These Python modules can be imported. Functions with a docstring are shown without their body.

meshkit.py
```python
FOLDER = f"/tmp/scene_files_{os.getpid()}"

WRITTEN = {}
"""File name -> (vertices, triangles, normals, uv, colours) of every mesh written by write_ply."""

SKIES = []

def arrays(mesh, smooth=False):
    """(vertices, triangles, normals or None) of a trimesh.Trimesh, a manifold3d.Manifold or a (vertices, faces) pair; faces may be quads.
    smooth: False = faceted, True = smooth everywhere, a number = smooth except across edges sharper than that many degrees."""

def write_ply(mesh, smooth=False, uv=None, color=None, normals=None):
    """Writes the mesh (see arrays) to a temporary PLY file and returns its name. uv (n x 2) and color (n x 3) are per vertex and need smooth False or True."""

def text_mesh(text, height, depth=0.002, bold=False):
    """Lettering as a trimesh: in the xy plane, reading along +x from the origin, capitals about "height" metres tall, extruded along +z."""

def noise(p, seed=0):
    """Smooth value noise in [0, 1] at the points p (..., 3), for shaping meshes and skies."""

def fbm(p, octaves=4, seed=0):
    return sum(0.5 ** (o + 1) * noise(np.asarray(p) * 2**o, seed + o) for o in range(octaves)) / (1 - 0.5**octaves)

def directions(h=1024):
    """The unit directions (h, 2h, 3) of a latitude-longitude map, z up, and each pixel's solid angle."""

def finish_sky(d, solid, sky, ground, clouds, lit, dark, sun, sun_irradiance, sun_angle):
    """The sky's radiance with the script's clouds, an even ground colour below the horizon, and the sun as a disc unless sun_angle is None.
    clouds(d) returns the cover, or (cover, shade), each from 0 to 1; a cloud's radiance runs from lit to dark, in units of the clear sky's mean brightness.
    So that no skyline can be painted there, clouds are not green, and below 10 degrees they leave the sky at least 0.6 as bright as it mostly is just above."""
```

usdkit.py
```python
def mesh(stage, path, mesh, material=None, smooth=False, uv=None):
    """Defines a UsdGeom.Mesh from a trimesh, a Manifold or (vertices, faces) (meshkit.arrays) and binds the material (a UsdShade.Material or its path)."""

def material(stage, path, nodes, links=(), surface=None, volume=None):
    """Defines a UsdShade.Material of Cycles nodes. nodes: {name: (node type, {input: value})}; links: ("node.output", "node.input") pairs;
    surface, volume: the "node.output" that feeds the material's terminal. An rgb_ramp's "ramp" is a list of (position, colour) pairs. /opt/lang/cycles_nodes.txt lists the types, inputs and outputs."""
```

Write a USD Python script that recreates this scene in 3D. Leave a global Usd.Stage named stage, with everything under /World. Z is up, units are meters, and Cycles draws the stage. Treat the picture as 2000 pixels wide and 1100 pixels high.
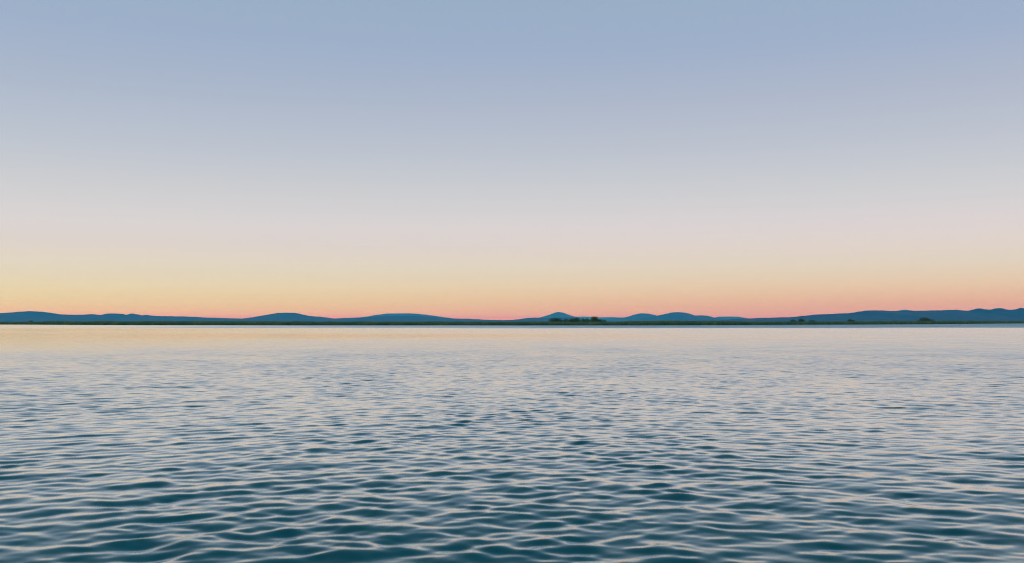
import math
import numpy as np
import trimesh
import usdkit
import meshkit
from pxr import Usd, UsdGeom, UsdLux, UsdShade, Gf, Sdf

stage = Usd.Stage.CreateInMemory()
UsdGeom.SetStageUpAxis(stage, UsdGeom.Tokens.z)
UsdGeom.SetStageMetersPerUnit(stage, 1.0)
UsdGeom.Xform.Define(stage, '/World')
RNG = np.random.default_rng(11)

# ------------------------------------------------------------------ camera
FPX = 1900.0                      # focal length in pixels of a 2000 px wide picture
CAM_H = 2.0                       # eye height above the lake
HORIZON = 628.5
PITCH = math.atan((HORIZON - 550.0) / FPX)
cam = UsdGeom.Camera.Define(stage, '/World/camera')
cam.CreateHorizontalApertureAttr(36.0)
cam.CreateFocalLengthAttr(36.0 * FPX / 2000.0)
cam.CreateClippingRangeAttr(Gf.Vec2f(0.1, 200000.0))
cam.CreateExposureAttr(2.0)
cam.CreateFStopAttr(2.4)
cam.CreateFocusDistanceAttr(60.0)
xf = UsdGeom.Xformable(cam)
xf.AddTranslateOp().Set(Gf.Vec3d(0, 0, CAM_H))
xf.AddRotateXOp().Set(90.0 + math.degrees(PITCH))


def ray(px, py):
    """Unit direction through a pixel of the 2000 x 1100 photograph."""
    c, s = math.cos(PITCH), math.sin(PITCH)
    x, u, d = px - 1000.0, 550.0 - py, FPX
    v = np.array([x, d * c - u * s, d * s + u * c])
    return v / np.linalg.norm(v)


def elev_tan(px, py):
    v = ray(px, py)
    return v[2] / math.hypot(v[0], v[1])


# ------------------------------------------------------------------ sky and sun (dusk, the sun at the horizon far to the left)
SUN_AZ, SUN_EL = math.radians(-105.0), math.radians(0.5)


def lin(c):
    c = np.asarray(c, float) / 255.0
    return np.where(c <= 0.04045, c / 12.92, ((c + 0.055) / 1.055) ** 2.4)


SKY_GAIN = 1.0 / (0.1 * 4.0)      # strength 0.1, exposure +2
SKY_ROWS = [  # (row of the photograph or degrees above the horizon, colour to the left, colour to the right)
    (628, (250, 240, 168), (230, 186, 158)),
    (610, (249, 239, 166), (231, 185, 158)),
    (600, (245, 237, 173), (233, 185, 157)),
    (580, (240, 236, 186), (235, 201, 170)),
    (560, (237, 234, 200), (235, 214, 186)),
    (540, (232, 230, 209), (231, 219, 199)),
    (520, (231, 229, 215), (229, 223, 210)),
    (500, (228, 225, 219), (228, 222, 217)),
    (480, (226, 222, 223), (228, 222, 223)),
    (440, (222, 222, 228), (223, 220, 228)),
    (380, (210, 214, 222), (209, 214, 223)),
    (300, (193, 203, 219), (194, 202, 218)),
    (200, (176, 190, 213), (178, 189, 212)),
    (100, (163, 182, 211), (162, 180, 211)),
    (0, (156, 180, 206), (157, 179, 206)),
    (-30.0, (118, 156, 184), (118, 156, 184)),
    (-50.0, (78, 122, 152), (78, 122, 152)),
    (-90.0, (54, 98, 128), (54, 98, 128)),
]


def sky_sine(y):
    return math.sin(math.atan(elev_tan(1000, y))) if y >= 0 else math.sin(math.radians(-y))


ramp_l = [(math.sqrt(max(sky_sine(y), 0.0)), tuple(lin(a) * SKY_GAIN)) for y, a, b in SKY_ROWS]
ramp_r = [(math.sqrt(max(sky_sine(y), 0.0)), tuple(lin(b) * SKY_GAIN)) for y, a, b in SKY_ROWS]
sky_mat = usdkit.material(stage, '/World/Looks/dusk_sky', {
    'air': ('sky_texture', {'sky_type': 'single_scattering', 'sun_disc': False, 'sun_elevation': SUN_EL, 'sun_rotation': SUN_AZ}),
    'co': ('texture_coordinate', {}),
    'sep': ('separate_xyz', {}),
    'up': ('math', {'math_type': 'maximum', 'value2': 0.0}),
    'root': ('math', {'math_type': 'sqrt'}),
    'left': ('rgb_ramp', {'ramp': ramp_l}),
    'right': ('rgb_ramp', {'ramp': ramp_r}),
    'side': ('map_range', {'range_type': 'smoothstep', 'from_min': -0.65, 'from_max': 0.65, 'to_min': 0.0, 'to_max': 1.0, 'clamp': True}),
    'glow': ('mix', {'mix_type': 'mix'}),
    'all': ('mix', {'mix_type': 'mix', 'fac': 0.9}),
    'bg': ('background_shader', {'strength': 0.1}),
}, [('co.generated', 'sep.vector'), ('sep.z', 'up.value1'), ('up.value', 'root.value1'), ('root.value', 'left.fac'), ('root.value', 'right.fac'),
    ('sep.x', 'side.value'), ('side.result', 'glow.fac'), ('left.color', 'glow.color1'), ('right.color', 'glow.color2'),
    ('air.color', 'all.color1'), ('glow.color', 'all.color2'), ('all.color', 'bg.color')], surface='bg.background')
dome = UsdLux.DomeLight.Define(stage, '/World/sky')
UsdShade.MaterialBindingAPI.Apply(dome.GetPrim()).Bind(sky_mat)

sun = UsdLux.DistantLight.Define(stage, '/World/sun')
sun.CreateNormalizeAttr(True)
sun.CreateIntensityAttr(0.01)     # at the very horizon: almost nothing of it is left
sun.CreateAngleAttr(6.0)
sun.CreateColorAttr(Gf.Vec3f(1.0, 0.72, 0.5))
sx = UsdGeom.Xformable(sun)
# light shines along its -z: turn -z so that it points from the sun to the scene
dv = -np.array([math.sin(SUN_AZ) * math.cos(SUN_EL), math.cos(SUN_AZ) * math.cos(SUN_EL), math.sin(SUN_EL)])
rot = Gf.Rotation(Gf.Vec3d(0, 0, -1), Gf.Vec3d(*dv))
sx.AddTransformOp().Set(Gf.Matrix4d(rot, Gf.Vec3d(0, 0, 0)))


# ------------------------------------------------------------------ helpers
used = {}


def numbered(name, parent='/World'):
    k = (parent, name)
    used[k] = used.get(k, -1) + 1
    return f'{parent}/{name}' if used[k] == 0 else f'{parent}/{name}_{used[k]:03d}'


def tag(p, label=None, category=None, group=None, kind=None):
    p = p.GetPrim() if hasattr(p, 'GetPrim') else p
    for k, v in (('label', label), ('category', category), ('group', group), ('kind', kind)):
        if v:
            p.SetCustomDataByKey(k, v)
    return p


def obj(name, mesh, mat, parent='/World', smooth=False):
    return usdkit.mesh(stage, numbered(name, parent), mesh, mat, smooth=smooth)


def thing(name, loc):
    x = UsdGeom.Xform.Define(stage, numbered(name))
    x.AddTranslateOp().Set(Gf.Vec3d(*map(float, loc)))
    return x


def grid_faces(nr, nc):
    i, j = np.meshgrid(np.arange(nr - 1), np.arange(nc - 1), indexing='ij')
    a = i * nc + j
    q = np.stack([a, a + 1, a + nc + 1, a + nc], -1).reshape(-1, 4)
    return np.vstack([q[:, [0, 1, 2]], q[:, [0, 2, 3]]])


def noise_mat(name, c1, c2, scale, rough=0.9, detail=3.0, translucent=0.0):
    nodes = {
        'geo': ('geometry', {}),
        'map': ('mapping', {'scale': (scale, scale, scale)}),
        'n': ('noise_texture', {'scale': 1.0, 'detail': detail, 'roughness': 0.6}),
        'r': ('rgb_ramp', {'ramp': [(0.0, c1), (0.35, c1), (0.68, c2), (1.0, c2)]}),
        'p': ('principled_bsdf', {'roughness': rough, 'specular_ior_level': 0.15}),
    }
    links = [('geo.position', 'map.vector'), ('map.vector', 'n.vector'), ('n.fac', 'r.fac'), ('r.color', 'p.base_color')]
    surf = 'p.BSDF'
    if translucent:
        nodes |= {'t': ('translucent_bsdf', {}), 'm': ('mix_closure', {'fac': translucent})}
        links += [('r.color', 't.color'), ('p.BSDF', 'm.closure1'), ('t.BSDF', 'm.closure2')]
        surf = 'm.closure'
    return usdkit.material(stage, f'/World/Looks/{name}', nodes, links, surface=surf)


# ------------------------------------------------------------------ the far shore: its line in the plan
SHORE_PX = np.array([(-900, 634.2), (-300, 634.0), (0, 634.0), (150, 634.5), (350, 635.1), (600, 635.7), (1000, 635.8), (1300, 635.5), (1500, 634.8), (1700, 634.2), (1850, 633.2), (2000, 632.0), (2300, 631.8), (2900, 632.2)])
REED_PX = np.array([(-900, 628.0), (0, 628.6), (40, 628.6), (70, 628.0), (120, 627.2), (250, 627.6), (400, 627.2), (600, 628.0), (800, 628.0), (950, 628.2), (1050, 628.2), (1090, 628.6), (1130, 628.6), (1190, 628.2), (1230, 627.2), (1300, 626.8), (1400, 627.4), (1480, 627.8), (1560, 628.2), (1640, 627.6), (1720, 627.0), (1850, 626.7), (2000, 626.4), (2900, 626.6)])


def shore_dist(px):
    """Forward distance (along +y) of the water's edge in the direction of column px."""
    y = np.interp(px, SHORE_PX[:, 0], SHORE_PX[:, 1])
    return CAM_H * FPX / (y - HORIZON)


def shore_at(px, back=0.0):
    y = shore_dist(px) + back
    return np.array([(px - 1000.0) / FPX * y, y])


# ------------------------------------------------------------------ lake
def build_lake():
    rng = np.random.default_rng(5)
    # rows: spacing follows what the waves need close by and grows with distance
    knots = np.array([(0.8, .25), (3.0, .08), (5.0, .035), (8, .04), (15, .055), (30, .066), (60, .105), (100, .33), (200, 1.6), (420, 3.5), (1000, 14.), (3000, 200), (20000, 3000)])
    r = [0.8]
    while r[-1] < 16000:
        r.append(r[-1] + np.interp(r[-1], knots[:, 0], knots[:, 1]))
    r = np.array(r)
    dense = np.linspace(-33.0, 33.0, 530)
    side = np.linspace(33.0, 180, 40)[1:] 
    ang = np.radians(np.concatenate([-side[::-1], dense, side[:-1]]))
    nr, nc = len(r), len(ang)
    R, A = np.meshgrid(r, ang, indexing='ij')
    X, Y = (R * np.sin(A)).ravel(), (R * np.cos(A)).ravel()
    dr, dc = np.gradient(r), np.gradient(ang)
    DR, DC = np.repeat(dr, nc), (R * np.abs(dc)[None, :]).ravel()
    RR, AA = R.ravel(), A.ravel()
    er = np.stack([np.sin(AA), np.cos(AA)])
    # wind: gusts ruffle some areas more, slicks lie calm
    p = np.stack([X / 34.0, Y / 60.0, np.zeros_like(X)], 1)
    gust = 0.90 + 0.22 * (meshkit.fbm(p, 3, 3) - 0.5) * 2
    p2 = np.stack([X / 2.6, Y / 4.5, np.zeros_like(X) + 4], 1)
    gust *= 1.0 + 0.35 * (meshkit.fbm(p2, 2, 9) - 0.5) * 2
    # the wind comes off the far shore: its ripples grow on the way to the camera
    fetch = np.interp(np.hypot(X, Y), [0, 8, 10, 14, 22, 31, 53, 80, 130, 250, 400, 1e5], [1.34, 1.30, 1.22, 1.06, 0.92, 0.80, 0.62, 0.46, 0.34, 0.30, 0.30, 0.30])
    # a calm slick that runs in from the left at about 95 to 150 m, and a ruffled belt before the reeds
    edge = 1.0 / (1.0 + np.exp(np.clip((X - 12.0) / 14.0, -50, 50)))
    slick = edge * np.exp(-((Y - 140.0 - 0.05 * X) / 25.0) ** 4)
    slick2 = 1.0 / (1.0 + np.exp(np.clip((X + 60.0) / 25.0, -50, 50))) * np.exp(-((Y - 250.0) / 55.0) ** 4)
    wob = 70.0 * (meshkit.fbm(np.stack([X / 45, Y / 45, np.zeros_like(X)], 1), 3, 17) - 0.5)
    belt = 1.0 / (1.0 + np.exp(-np.clip((Y - 318.0 + wob - 0.05 * X) / 12.0, -50, 50))) / (1.0 + np.exp(-np.clip((X + 125.0) / 22.0, -50, 50)))
    right = 1.0 / (1.0 + np.exp(-np.clip((X - 10.0) / 25.0, -50, 50))) * np.clip((Y - 20) / 60, 0, 1)
    slick3 = np.exp(-((Y - 125.0) / 65.0) ** 4) / (1.0 + np.exp(np.clip((X + 34.0) / 9.0, -50, 50)))
    gust = fetch * gust * (1 - 0.68 * slick) * (1 - 0.6 * slick2) * (1 - 0.72 * slick3 * (1 - slick)) * (1 + 0.75 * right) * (1 + 5.5 * belt)
    n = 170
    lam = np.exp(rng.uniform(np.log(0.12), np.log(2.0), n))
    w = np.exp(-(np.log(lam / 0.34)) ** 2 / (2 * 0.50 ** 2)) + 0.03 + 0.12 * np.exp(-(np.log(lam / 1.1)) ** 2 / (2 * 0.30 ** 2))
    lobe = np.where(np.arange(n) % 2 == 0, 1, -1)
    th = rng.normal(0, math.radians(18), n) + lobe * math.radians(28)
    th[rng.random(n) < 0.12] += math.radians(75)
    s = np.sqrt(w)
    s *= SLOPE * math.sqrt(2.0) / np.sqrt((s ** 2).sum())
    H = np.zeros_like(X); SX = np.zeros_like(X); SY = np.zeros_like(X); DX = np.zeros_like(X); DY = np.zeros_like(X); LOST = np.zeros_like(X)
    near = RR < 400
    train = np.tanh((X + 0.8) / 5.0) * 0.38           # two wave trains cross; one rules the left side, one the right
    for L, t, sl, ph, lb in zip(lam, th, s, rng.uniform(0, 2 * np.pi, n), lobe):
        k = 2 * np.pi / L
        dx, dy = math.sin(t), -math.cos(t)
        kr = np.abs(k * (dx * er[0] + dy * er[1])) * DR
        kc = np.abs(k * (dx * er[1] - dy * er[0])) * DC
        m = np.maximum(kr, kc)
        geo = np.clip((3.0 - m) / 1.6, 0, 1)
        idx = np.nonzero(near & (geo > 0))[0]
        f = (k * (dx * X[idx] + dy * Y[idx]) + ph)
        sn, cs = np.sin(f), np.cos(f)
        a = sl / k * geo[idx] * gust[idx] * np.sqrt(1 - lb * 2 * train[idx])
        H[idx] += a * cs
        DX[idx] -= 0.1 * a * dx * sn
        DY[idx] -= 0.1 * a * dy * sn
        LOST += 0.45 * 0.5 * sl ** 2 * (1 - np.where(near, geo, 0) ** 2)
    var = LOST * gust ** 2
    rough = np.sqrt(np.clip(np.sqrt(2 * var), 0.0004, 1.0))
    rough = np.maximum(rough, 0.02)
    V = np.stack([X + DX, Y + DY, H], 1)
    F = grid_faces(nr, nc)[:, ::-1]
    # close the ring round the back and the small disc under the camera
    i = np.arange(nr - 1)
    q = np.stack([i * nc + nc - 1, (i + 1) * nc + nc - 1, (i + 1) * nc, i * nc], -1)
    F = np.vstack([F, q[:, [0, 1, 2]], q[:, [0, 2, 3]]])
    V = np.vstack([V, [[0, 0, 0]]])
    j = np.arange(nc)
    F = np.vstack([F, np.stack([np.full(nc, len(V) - 1), j, (j + 1) % nc], -1)])
    tri = V[F]
    up = np.cross(tri[:, 1] - tri[:, 0], tri[:, 2] - tri[:, 0])[:, 2]
    F[up < 0] = F[up < 0][:, ::-1]
    rough = np.append(rough, 0.05)
    return V, F, rough


SLOPE = 0.105
water_mat = usdkit.material(stage, '/World/Looks/lake_water', {
    'a': ('attribute', {'attribute': 'ripple'}),
    'geo': ('geometry', {}),
    'map': ('mapping', {'scale': (5.0, 7.0, 5.0)}),
    'n': ('noise_texture', {'scale': 1.0, 'detail': 2.0, 'roughness': 0.5}),
    'b': ('bump', {'strength': 0.06, 'distance': 0.02}),
    'fr': ('fresnel', {'IOR': 1.34}),
    'fc': ('rgb_ramp', {'ramp': [(x, (y, y, y)) for x, y in ((0, 0), (.02, .012), (.06, .026), (.12, .04), (.2, .095), (.3, .30), (.4, .56), (.5, .74), (.6, .84), (.75, .92), (1, 1))]}),
    'body': ('diffuse_bsdf', {'color': (0.003, 0.124, 0.136)}),
    'gl': ('glossy_bsdf', {'color': (1.0, 0.988, 0.965), 'distribution': 'beckmann'}),
    'r2': ('math', {'math_type': 'multiply'}),
    'dim': ('math', {'math_type': 'multiply_add', 'value2': -1.5, 'value3': 1.0}),
    'mf': ('math', {'math_type': 'multiply', 'use_clamp': True}),
    'm': ('mix_closure', {}),
}, [('a.fac', 'r2.value1'), ('a.fac', 'r2.value2'), ('r2.value', 'dim.value1'), ('dim.value', 'mf.value1'), ('fc.color', 'mf.value2'), ('mf.value', 'm.fac'),
    ('a.fac', 'gl.roughness'), ('geo.position', 'map.vector'), ('map.vector', 'n.vector'), ('n.fac', 'b.height'), ('b.normal', 'gl.normal'), ('b.normal', 'fr.normal'),
    ('fr.fac', 'fc.fac'), ('body.BSDF', 'm.closure1'), ('gl.BSDF', 'm.closure2')], surface='m.closure')
LV, LF, LR = build_lake()
lake = usdkit.mesh(stage, '/World/lake_water', (LV, LF), water_mat, smooth=True)
pv = UsdGeom.PrimvarsAPI(lake).CreatePrimvar('ripple', Sdf.ValueTypeNames.FloatArray, 'vertex')
pv.Set([float(x) for x in LR])
tag(lake, 'wide lake with small dark teal ripples reflecting the dusk sky', 'lake', kind='structure')


# ------------------------------------------------------------------ low marshy ground behind the shore
ground_mat = noise_mat('marsh_soil', (0.020, 0.040, 0.022), (0.045, 0.065, 0.030), 0.05)


def build_ground():
    px = np.concatenate([np.linspace(-900, -100, 60), np.linspace(-95, 2095, 500), np.linspace(2100, 2900, 60)])
    base = np.array([shore_at(x) for x in px])
    backs = np.array([-3, 0.5, 3, 8, 20, 60, 200, 800, 2500, 6000, 12000, 60000.0])
    zz = np.array([-0.6, -0.1, 0.25, 0.5, 0.7, 0.8, 0.9, 1.0, 1.2, 1.5, 1.5, 1.5])
    V = []
    for b, z in zip(backs, zz):
        y = base[:, 1] + b
        x = (px - 1000) / FPX * y
        h = z + (0.25 * (meshkit.fbm(np.stack([x / 9, y / 9, 0 * x], 1), 3, 2) - 0.5) if 1 < b < 1000 else 0)
        V.append(np.stack([x, y, np.full_like(x, 1.0) * h], 1))
    V = np.concatenate(V)
    return V, grid_faces(len(backs), len(px))


GV, GF = build_ground()
tag(obj('shore_ground', (GV, GF), ground_mat, smooth=True), 'low dark marshy ground behind the reeds of the far shore', 'ground', kind='structure')


# ------------------------------------------------------------------ hills
hill_mat = noise_mat('forested_hill', (0.003, 0.014, 0.012), (0.030, 0.058, 0.042), 0.0055, detail=6)


def build_hill(profile, dist, width, seed, tree=8.0, relief=0.3, step=1.0):
    pr = np.array(profile, float)
    px = np.arange(pr[0, 0], pr[-1, 0] + .1, step)
    # smooth curve through the profile points
    from scipy.interpolate import PchipInterpolator
    py = PchipInterpolator(pr[:, 0], pr[:, 1])(px)
    crest = CAM_H + np.array([elev_tan(a, b) * math.hypot(dist, (a - 1000) / FPX * dist) for a, b in zip(px, py)])
    x = (px - 1000) / FPX * dist
    v = np.concatenate([np.linspace(-1, -0.1, 15), np.linspace(-0.06, 0.06, 5), np.linspace(0.15, 1, 5)])
    P = []
    for t in v:
        y = dist + t * width
        prof = 1 - abs(t) ** 0.72
        q = np.stack([x / (width * 0.35), np.full_like(x, t * 2.2), np.zeros_like(x)], 1)
        nz = (meshkit.fbm(q, 4, seed) - 0.5) * 2
        h = crest * prof * (1 + relief * nz * 4 * abs(t) * (1 - abs(t)) * (1 if abs(t) > .05 else 0))
        h = np.minimum(h, crest * (1 - 0.8 * abs(t) ** 0.8))
        tr = meshkit.fbm(np.stack([x / 55, np.full_like(x, y / 90), 0 * x], 1), 3, seed + 7) - 0.5
        h = h + tree * tr * np.clip(h / 20, 0, 1) * (1.0 if abs(t) < 0.01 or abs(t) > 0.2 else 0.3)
        P.append(np.stack([x, np.full_like(x, y), h - 1.0 - 6.0 * (abs(t) > .99)], 1))
    return np.concatenate(P), grid_faces(len(v), len(px))


HILLS = [
    # name, label, distance, half width, profile of the crest
    ('hill_range', 'long low blue hill range at the far left edge', 8600, 1500,
     [(-420, 617), (-300, 614), (-160, 610), (-60, 613), (0, 611.6), (15, 610.8), (35, 609.2), (60, 607.6), (75, 608.4), (100, 611), (112, 613), (130, 614.4), (150, 615), (165, 614.4), (180, 613.4), (196, 615.1), (205, 613.6), (215, 611.9), (228, 612.4), (240, 613), (247, 615.0), (257, 612.4), (268, 614.2), (278, 615.8), (285, 615.2), (300, 616.8), (330, 617.6), (358, 618.1), (400, 620), (440, 621.4), (480, 622.6), (540, 625), (600, 629)]),
    ('hill', 'flat-topped blue hill left of the middle of the horizon', 9000, 1400,
     [(400, 629), (440, 624.5), (475, 622), (490, 620.4), (505, 617.6), (520, 615.2), (535, 612.4), (545, 611.1), (560, 610.9), (572, 611), (582, 612.2), (595, 615), (605, 617), (622, 618.6), (637, 619.7), (655, 622), (672, 621.4), (690, 622), (720, 624), (760, 629)]),
    ('hill', 'broad pale dome-shaped hill just left of the centre', 14000, 1800,
     [(600, 629), (640, 623), (680, 621), (702, 620), (715, 618.6), (728, 616.4), (741, 614.4), (755, 612.6), (770, 612.2), (785, 612), (800, 612.1), (820, 613.4), (836, 615.2), (850, 617), (866, 619.4), (880, 621.2), (905, 624), (950, 629)]),
    ('hill_ridge', 'dark low ridge lying before the pale dome-shaped hill', 8600, 1000,
     [(620, 629), (660, 625), (690, 621.8), (720, 619.2), (760, 617.4), (800, 617), (840, 618.4), (870, 620.8), (892, 622.2), (925, 623), (952, 624.7), (980, 625.2), (1000, 625), (1030, 626.4), (1070, 629)]),
    ('hill_ridge', 'small dark wooded ridge to the left of the pointed peak', 8000, 900,
     [(960, 629), (980, 626.4), (1000, 625), (1010, 623.8), (1020, 622.3), (1030, 621), (1040, 620.4), (1050, 620.6), (1062, 621.4), (1085, 621.8), (1105, 620.2), (1120, 620), (1130, 621), (1145, 623.5), (1165, 626), (1190, 629)]),
    ('hill', 'small pointed blue peak behind the clump of bushes', 14000, 1300,
     [(1010, 629), (1035, 622.6), (1055, 619.8), (1070, 615.6), (1080, 612.1), (1086, 610.2), (1091, 609.4), (1097, 610.2), (1103, 612), (1110, 614.6), (1118, 617.2), (1130, 620.4), (1150, 624), (1180, 629)]),
    ('hill_range', 'very pale far ridge showing between the pointed peak and the round hill', 26000, 1800,
     [(1000, 629), (1060, 622), (1100, 619.4), (1126, 618.8), (1142, 618.4), (1156, 619.2), (1176, 619.6), (1195, 619.4), (1214, 620.2), (1240, 622), (1300, 629)]),
    ('hill', 'rounded blue hill that overlaps the larger one on its right', 12500, 1400,
     [(1130, 629), (1170, 623.4), (1198, 621.4), (1215, 620.6), (1228, 618), (1238, 614.8), (1246, 612.8), (1255, 612), (1264, 612.4), (1273, 614), (1284, 616.6), (1300, 620), (1330, 625), (1360, 629)]),
    ('hill', 'larger two-humped hill right of the middle of the horizon', 10400, 1400,
     [(1210, 629), (1245, 623.2), (1270, 619), (1282, 616.8), (1290, 615.2), (1303, 612.2), (1314, 610.2), (1322, 609.8), (1331, 610), (1341, 611.4), (1350, 613.8), (1359, 616.3), (1368, 616.1), (1377, 616.4), (1386, 617.8), (1394, 620), (1410, 622.8), (1440, 626), (1480, 629)]),
    ('hill', 'low flat pale hill between the two-humped hill and the right range', 15000, 1200,
     [(1350, 629), (1380, 622.6), (1396, 620), (1408, 618.6), (1425, 618.4), (1441, 618.8), (1452, 620.6), (1470, 623), (1510, 629)]),
    ('hill_range', 'dark blue hill range rising along the right side', 6000, 1400,
     [(1380, 629), (1420, 624.4), (1450, 622.2), (1480, 621.4), (1522, 620), (1545, 619.2), (1560, 617.6), (1576, 616), (1600, 614.2), (1630, 612.8), (1660, 611.2), (1672, 609.6), (1685, 607.6), (1696, 606.3), (1720, 606.2), (1733, 607.2), (1750, 607.6), (1775, 607.2), (1800, 606.8), (1830, 606), (1855, 605.3), (1868, 605), (1880, 606.2), (1889, 607.2), (1900, 604.4), (1912, 602.5), (1921, 603.4), (1931, 604.6), (1945, 602.2), (1955, 602.0), (1964, 603.9), (1972, 605.2), (1984, 603.8), (1993, 601.5), (2000, 602.0), (2060, 604), (2160, 600), (2300, 607), (2440, 614)]),
    ('hill', 'tiny pale bump peeping over the right range crest', 14000, 900,
     [(1690, 629), (1730, 612), (1752, 607.2), (1760, 605.6), (1768, 605), (1776, 605.8), (1786, 607.6), (1810, 614), (1850, 629)]),
]
for name, label, dist, width, prof in HILLS:
    V, F = build_hill(prof, dist * 1.7, width * 1.7, 100 + len(used) * 3)
    tag(obj(name, (V, F), hill_mat, smooth=True), label, 'hill', kind='structure')


# ------------------------------------------------------------------ reeds and grass along the shore
reed_mat = noise_mat('reed_green', (0.12, 0.235, 0.10), (0.24, 0.33, 0.13), 0.11, detail=2, translucent=0.25)


def build_reeds(n, lo, hi, depth, seed, scale=1.0, px=None):
    rng = np.random.default_rng(seed)
    px = rng.uniform(lo, hi, n)
    back = rng.random(n) ** 1.6 * depth + rng.normal(0, .6, n)
    ydist = shore_dist(px)
    y = ydist + back
    x = (px - 1000) / FPX * y
    top = np.interp(px, REED_PX[:, 0], REED_PX[:, 1])
    full = CAM_H + (HORIZON - top) / FPX * ydist
    clump = meshkit.fbm(np.stack([x / 5, y / 5, 0 * x], 1), 3, 5)
    h = 1.06 * full * scale * (0.72 + 0.30 * rng.random(n)) * (0.78 + 0.26 * clump + 0.24 * meshkit.fbm(np.stack([x / 24, y / 24, 0 * x], 1), 3, 8)) * np.clip(0.72 + back / 18, 0.72, 1.0)
    wd = rng.uniform(0.05, 0.13, n) * h / 2
    a = rng.uniform(0, np.pi, n)
    lean = rng.normal(0, 0.16, (n, 2)) * h[:, None]
    ux, uy = np.cos(a) * wd, np.sin(a) * wd
    z0 = np.full(n, -0.1)
    b0 = np.stack([x - ux, y - uy, z0], 1)
    b1 = np.stack([x + ux, y + uy, z0], 1)
    m0 = np.stack([x - ux * 1.5 + lean[:, 0] * .35, y - uy * 1.5 + lean[:, 1] * .35, h * .55], 1)
    m1 = np.stack([x + ux * 1.5 + lean[:, 0] * .35, y + uy * 1.5 + lean[:, 1] * .35, h * .55], 1)
    tp = np.stack([x + lean[:, 0], y + lean[:, 1], h], 1)
    V = np.stack([b0, b1, m1, m0, tp], 1).reshape(-1, 3)
    k = np.arange(n)[:, None] * 5
    F = np.concatenate([k + [0, 1, 2], k + [0, 2, 3], k + [3, 2, 4]])
    return V, F


RV, RF = build_reeds(110000, -250, 2250, 26.0, 21)
tag(obj('reeds', (RV, RF), reed_mat), 'long dark green belt of reeds along the far shore', 'reeds', kind='stuff')


# ------------------------------------------------------------------ bushes and trees standing in the reeds
leaf_mats = [noise_mat('dark_leaves', (0.075, 0.14, 0.045), (0.135, 0.205, 0.06), 0.9, translucent=0.2),
             noise_mat('olive_leaves', (0.095, 0.15, 0.045), (0.16, 0.215, 0.06), 0.9, translucent=0.2)]
bark_mat = noise_mat('bark', (0.03, 0.025, 0.02), (0.07, 0.055, 0.04), 6.0)


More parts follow.
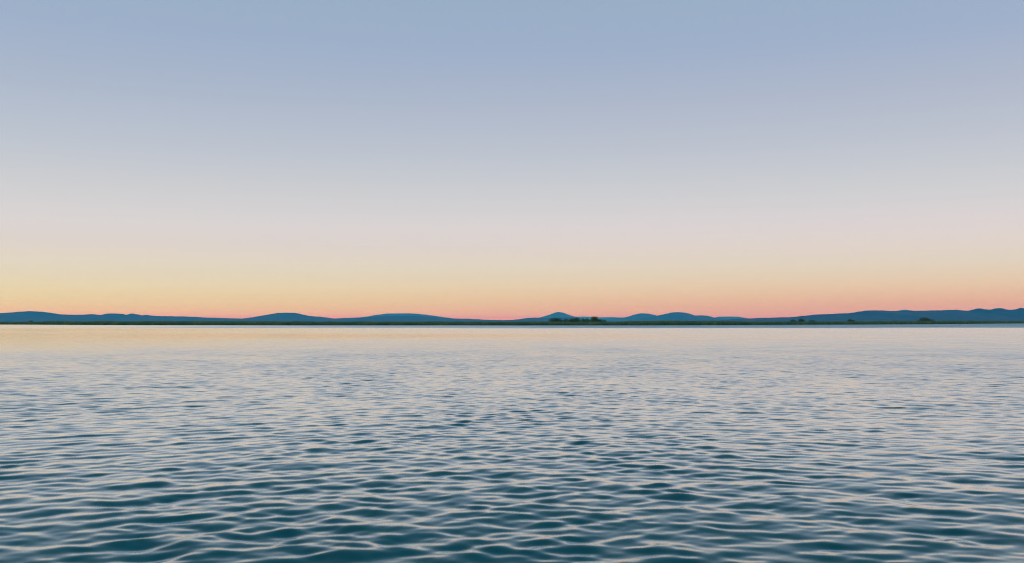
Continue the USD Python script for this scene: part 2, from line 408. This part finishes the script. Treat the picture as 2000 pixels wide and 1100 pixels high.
def build_crown(w, h, base, seed, lobes=7, leaves=2600, flat=0.0):
    """Leaf faces on uneven clumps that fill a crown w wide and h high whose foliage starts at the height base."""
    rng = np.random.default_rng(seed)
    cl = []
    for i in range(lobes):
        u = rng.uniform(-1, 1)
        ang = rng.uniform(0, 2 * np.pi)
        rad = abs(u) * 0.33 * w
        env = math.sqrt(max(0.0, 1 - (rad / (0.5 * w)) ** 2))
        zc = base + (h - base) * rng.uniform(0.25, 0.72) * env
        rr = rng.uniform(0.20, 0.34) * min(w, h * 1.5) * (0.6 + 0.4 * env)
        cl.append((rad * math.cos(ang), rad * math.sin(ang), zc, rr))
    cl.append((0.0, 0.0, h - 0.30 * min(w, h), 0.30 * min(w, h)))
    cl.append((-0.27 * w, 0.0, base + 0.32 * (h - base), 0.22 * min(w, h * 1.5)))
    cl.append((0.27 * w, 0.0, base + 0.32 * (h - base), 0.22 * min(w, h * 1.5)))
    cl = np.array(cl)
    pick = rng.choice(len(cl), leaves, p=cl[:, 3] ** 2 / (cl[:, 3] ** 2).sum())
    d = rng.normal(size=(leaves, 3))
    d /= np.linalg.norm(d, axis=1, keepdims=True)
    p = cl[pick, :3] + d * cl[pick, 3:4] * rng.uniform(0.45, 1.08, (leaves, 1))
    p[:, 2] = np.clip(p[:, 2], base * 0.6, None)
    p[:, 2] *= h / max(p[:, 2].max(), 1e-6)
    p[:, 0] *= w / max(np.ptp(p[:, 0]), 1e-6)
    s = rng.uniform(0.10, 0.24, leaves) * (0.6 + 0.1 * h)
    t1 = np.cross(d, rng.normal(size=(leaves, 3)))
    t1 /= np.linalg.norm(t1, axis=1, keepdims=True)
    nrm = d * 0.6 + rng.normal(size=(leaves, 3)) * 0.5
    t2 = np.cross(nrm, t1)
    t2 /= np.linalg.norm(t2, axis=1, keepdims=True)
    t1, t2 = t1 * s[:, None], t2 * s[:, None] * 0.6
    V = np.stack([p - t1, p + t2, p + t1, p - t2], 1).reshape(-1, 3)
    k = np.arange(leaves)[:, None] * 4
    return V, np.concatenate([k + [0, 1, 2], k + [0, 2, 3]]), cl


def limb(a, b, ra, rb, n=6):
    a, b = np.asarray(a, float), np.asarray(b, float)
    d = (b - a) / np.linalg.norm(b - a)
    u = np.cross(d, [0.3, 1, 0.1]); u /= np.linalg.norm(u)
    w = np.cross(d, u)
    t = np.arange(n) * 2 * np.pi / n
    ring = np.cos(t)[:, None] * u + np.sin(t)[:, None] * w
    V = np.vstack([a + ring * ra, b + ring * rb])
    F = []
    for i in range(n):
        j = (i + 1) % n
        F += [[i, j, n + j], [i, n + j, n + i]]
    return trimesh.Trimesh(V, F, process=False)


def bush(name, label, category, px0, px1, top, back, seed, kind=0, leaves=2200, low=0.15, lobes=7, group=None):
    cx = 0.5 * (px0 + px1)
    gx, gy = shore_at(cx, back)
    g0 = 0.55
    w = (px1 - px0) / FPX * gy
    h = CAM_H + elev_tan(cx, top) * math.hypot(gx, gy) - g0
    t = thing(name, (gx, gy, g0))
    tag(t, label, category, group)
    V, F, cl = build_crown(w, h, h * low, seed, lobes, leaves)
    path = str(t.GetPath())
    parts = [limb((0, 0, -0.5), (0.05 * w, 0, 0.45 * h), 0.04 * h + .03, 0.022 * h)]
    for c in cl:
        parts.append(limb((0.03 * w, 0, 0.30 * h), (c[0], c[1], max(c[2], 0.35 * h)), 0.02 * h, 0.006 * h, 5))
    obj('trunk', trimesh.util.concatenate(parts), bark_mat, path)
    obj('crown', (V, F), leaf_mats[kind], path)
    return t


bush('bush', 'rounded dark bush at the left end of the central clump', 'bush', 1071, 1099, 620.0, 24, 31, 0, 2600)
bush('bush', 'low dark shrub right after the leftmost bush of the central clump', 'bush', 1091, 1114, 622.0, 25, 32, 0, 1800)
bush('bush', 'low olive shrub in the middle of the central clump', 'bush', 1106, 1128, 621.6, 22, 33, 1, 1700)
bush('bush', 'taller shrub just left of the gap in the central clump', 'bush', 1117, 1135, 619.8, 26, 34, 0, 2000)
bush('shrub', 'thin see-through shrub at the gap in the central clump', 'shrub', 1134, 1144, 621.4, 27, 35, 1, 330, low=0.3)
bush('shrub', 'thin feathery shrub beside the tallest tree on its left', 'shrub', 1142, 1154, 620.6, 25, 36, 0, 420, low=0.3)
bush('tree', 'tallest round-topped tree of the central clump', 'tree', 1151, 1170, 617.9, 24, 37, 1, 3000, low=0.2, lobes=9)
bush('bush', 'low shrub at the right foot of the tallest tree', 'bush', 1164, 1179, 622.2, 26, 38, 0, 1000)
bush('bush', 'small trailing shrub at the right end of the central clump', 'bush', 1172, 1188, 624.2, 25, 39, 0, 1000)
bush('bush', 'low shrub under the gap of the central clump', 'bush', 1124, 1160, 624.2, 20, 40, 1, 1400)
bush('bush', 'leftmost small dark bush of the trio right of centre', 'bush', 1542, 1557, 623.6, 26, 41, 0, 1500)
bush('bush', 'tallest dark bush of the trio right of centre', 'bush', 1557, 1573, 621.6, 26, 42, 0, 1700)
bush('bush', 'low spreading rightmost bush of the trio right of centre', 'bush', 1572, 1598, 624.6, 28, 43, 0, 1700)
bush('bush', 'lone round dark bush between the trio and the broad mound', 'bush', 1652, 1670, 623.1, 20, 44, 0, 2200)
bush('willow_bush', 'broad dome-shaped bush before the right hill range', 'bush', 1787, 1826, 619.4, 24, 45, 1, 4200, low=0.05, lobes=11)
bush('bush', 'tiny bush in the reeds near the left edge', 'bush', 56, 65, 625.8, 18, 46, 0, 700)


# ------------------------------------------------------------------ a small dark waterbird off the reeds at the right
def build_bird():
    px, py = 1873.8, 635.1
    d = CAM_H * FPX / (py + 0.4 - HORIZON)
    x, y = (px - 1000) / FPX * d, d
    t = thing('waterbird', (x, y, 0.0))
    tag(t, 'tiny dark waterbird floating before the reeds near the right edge', 'bird')
    import manifold3d as m3

    def ball(c, r):
        return m3.Manifold.sphere(r, 16).translate(c)
    sp = lambda cs: m3.Manifold.batch_hull([ball(c, r) for c, r in cs])
    body = sp([((-0.24, 0, .10), .10), ((0.02, 0, .10), .16), ((0.2, 0, .12), .10)]) + sp([((-0.24, 0, .12), .06), ((-0.42, 0, .2), .02)])
    neck = sp([((0.2, 0, .16), .07), ((0.27, 0, .36), .045)]) + sp([((0.27, 0, .38), .06), ((0.32, 0, .38), .045)])
    beak = sp([((0.34, 0, .375), .025), ((0.44, 0, .36), .008)])
    m = (body + neck).to_mesh()
    tm = trimesh.Trimesh(m.vert_properties[:, :3], m.tri_verts)
    feather = noise_mat('dark_feathers', (0.012, 0.014, 0.016), (0.03, 0.03, 0.03), 12.0, rough=0.7)
    obj('body', tm, feather, str(t.GetPath()), smooth=40)
    mb = beak.to_mesh()
    obj('beak', trimesh.Trimesh(mb.vert_properties[:, :3], mb.tri_verts), noise_mat('horn_beak', (0.1, 0.08, 0.04), (0.14, 0.11, 0.06), 20.0), str(t.GetPath()), smooth=40)


build_bird()

# ------------------------------------------------------------------ air
HAZE = 1
if HAZE:
    haze_mat = usdkit.material(stage, '/World/Looks/dusk_haze', {
        'v': ('principled_volume', {'color': (0.032, 0.47, 1.0), 'density': 0.68e-4, 'anisotropy': 0.0, 'absorption_color': (1.0, 1.0, 1.0)})},
        [], volume='v.volume')
    box = trimesh.creation.box([130000, 110000, 264.0])
    box.apply_translation([0, 20000, 132.0 - 9.0])
    tag(usdkit.mesh(stage, '/World/haze', box, haze_mat), 'thin blue evening haze over the lake and hills', 'haze', kind='stuff')
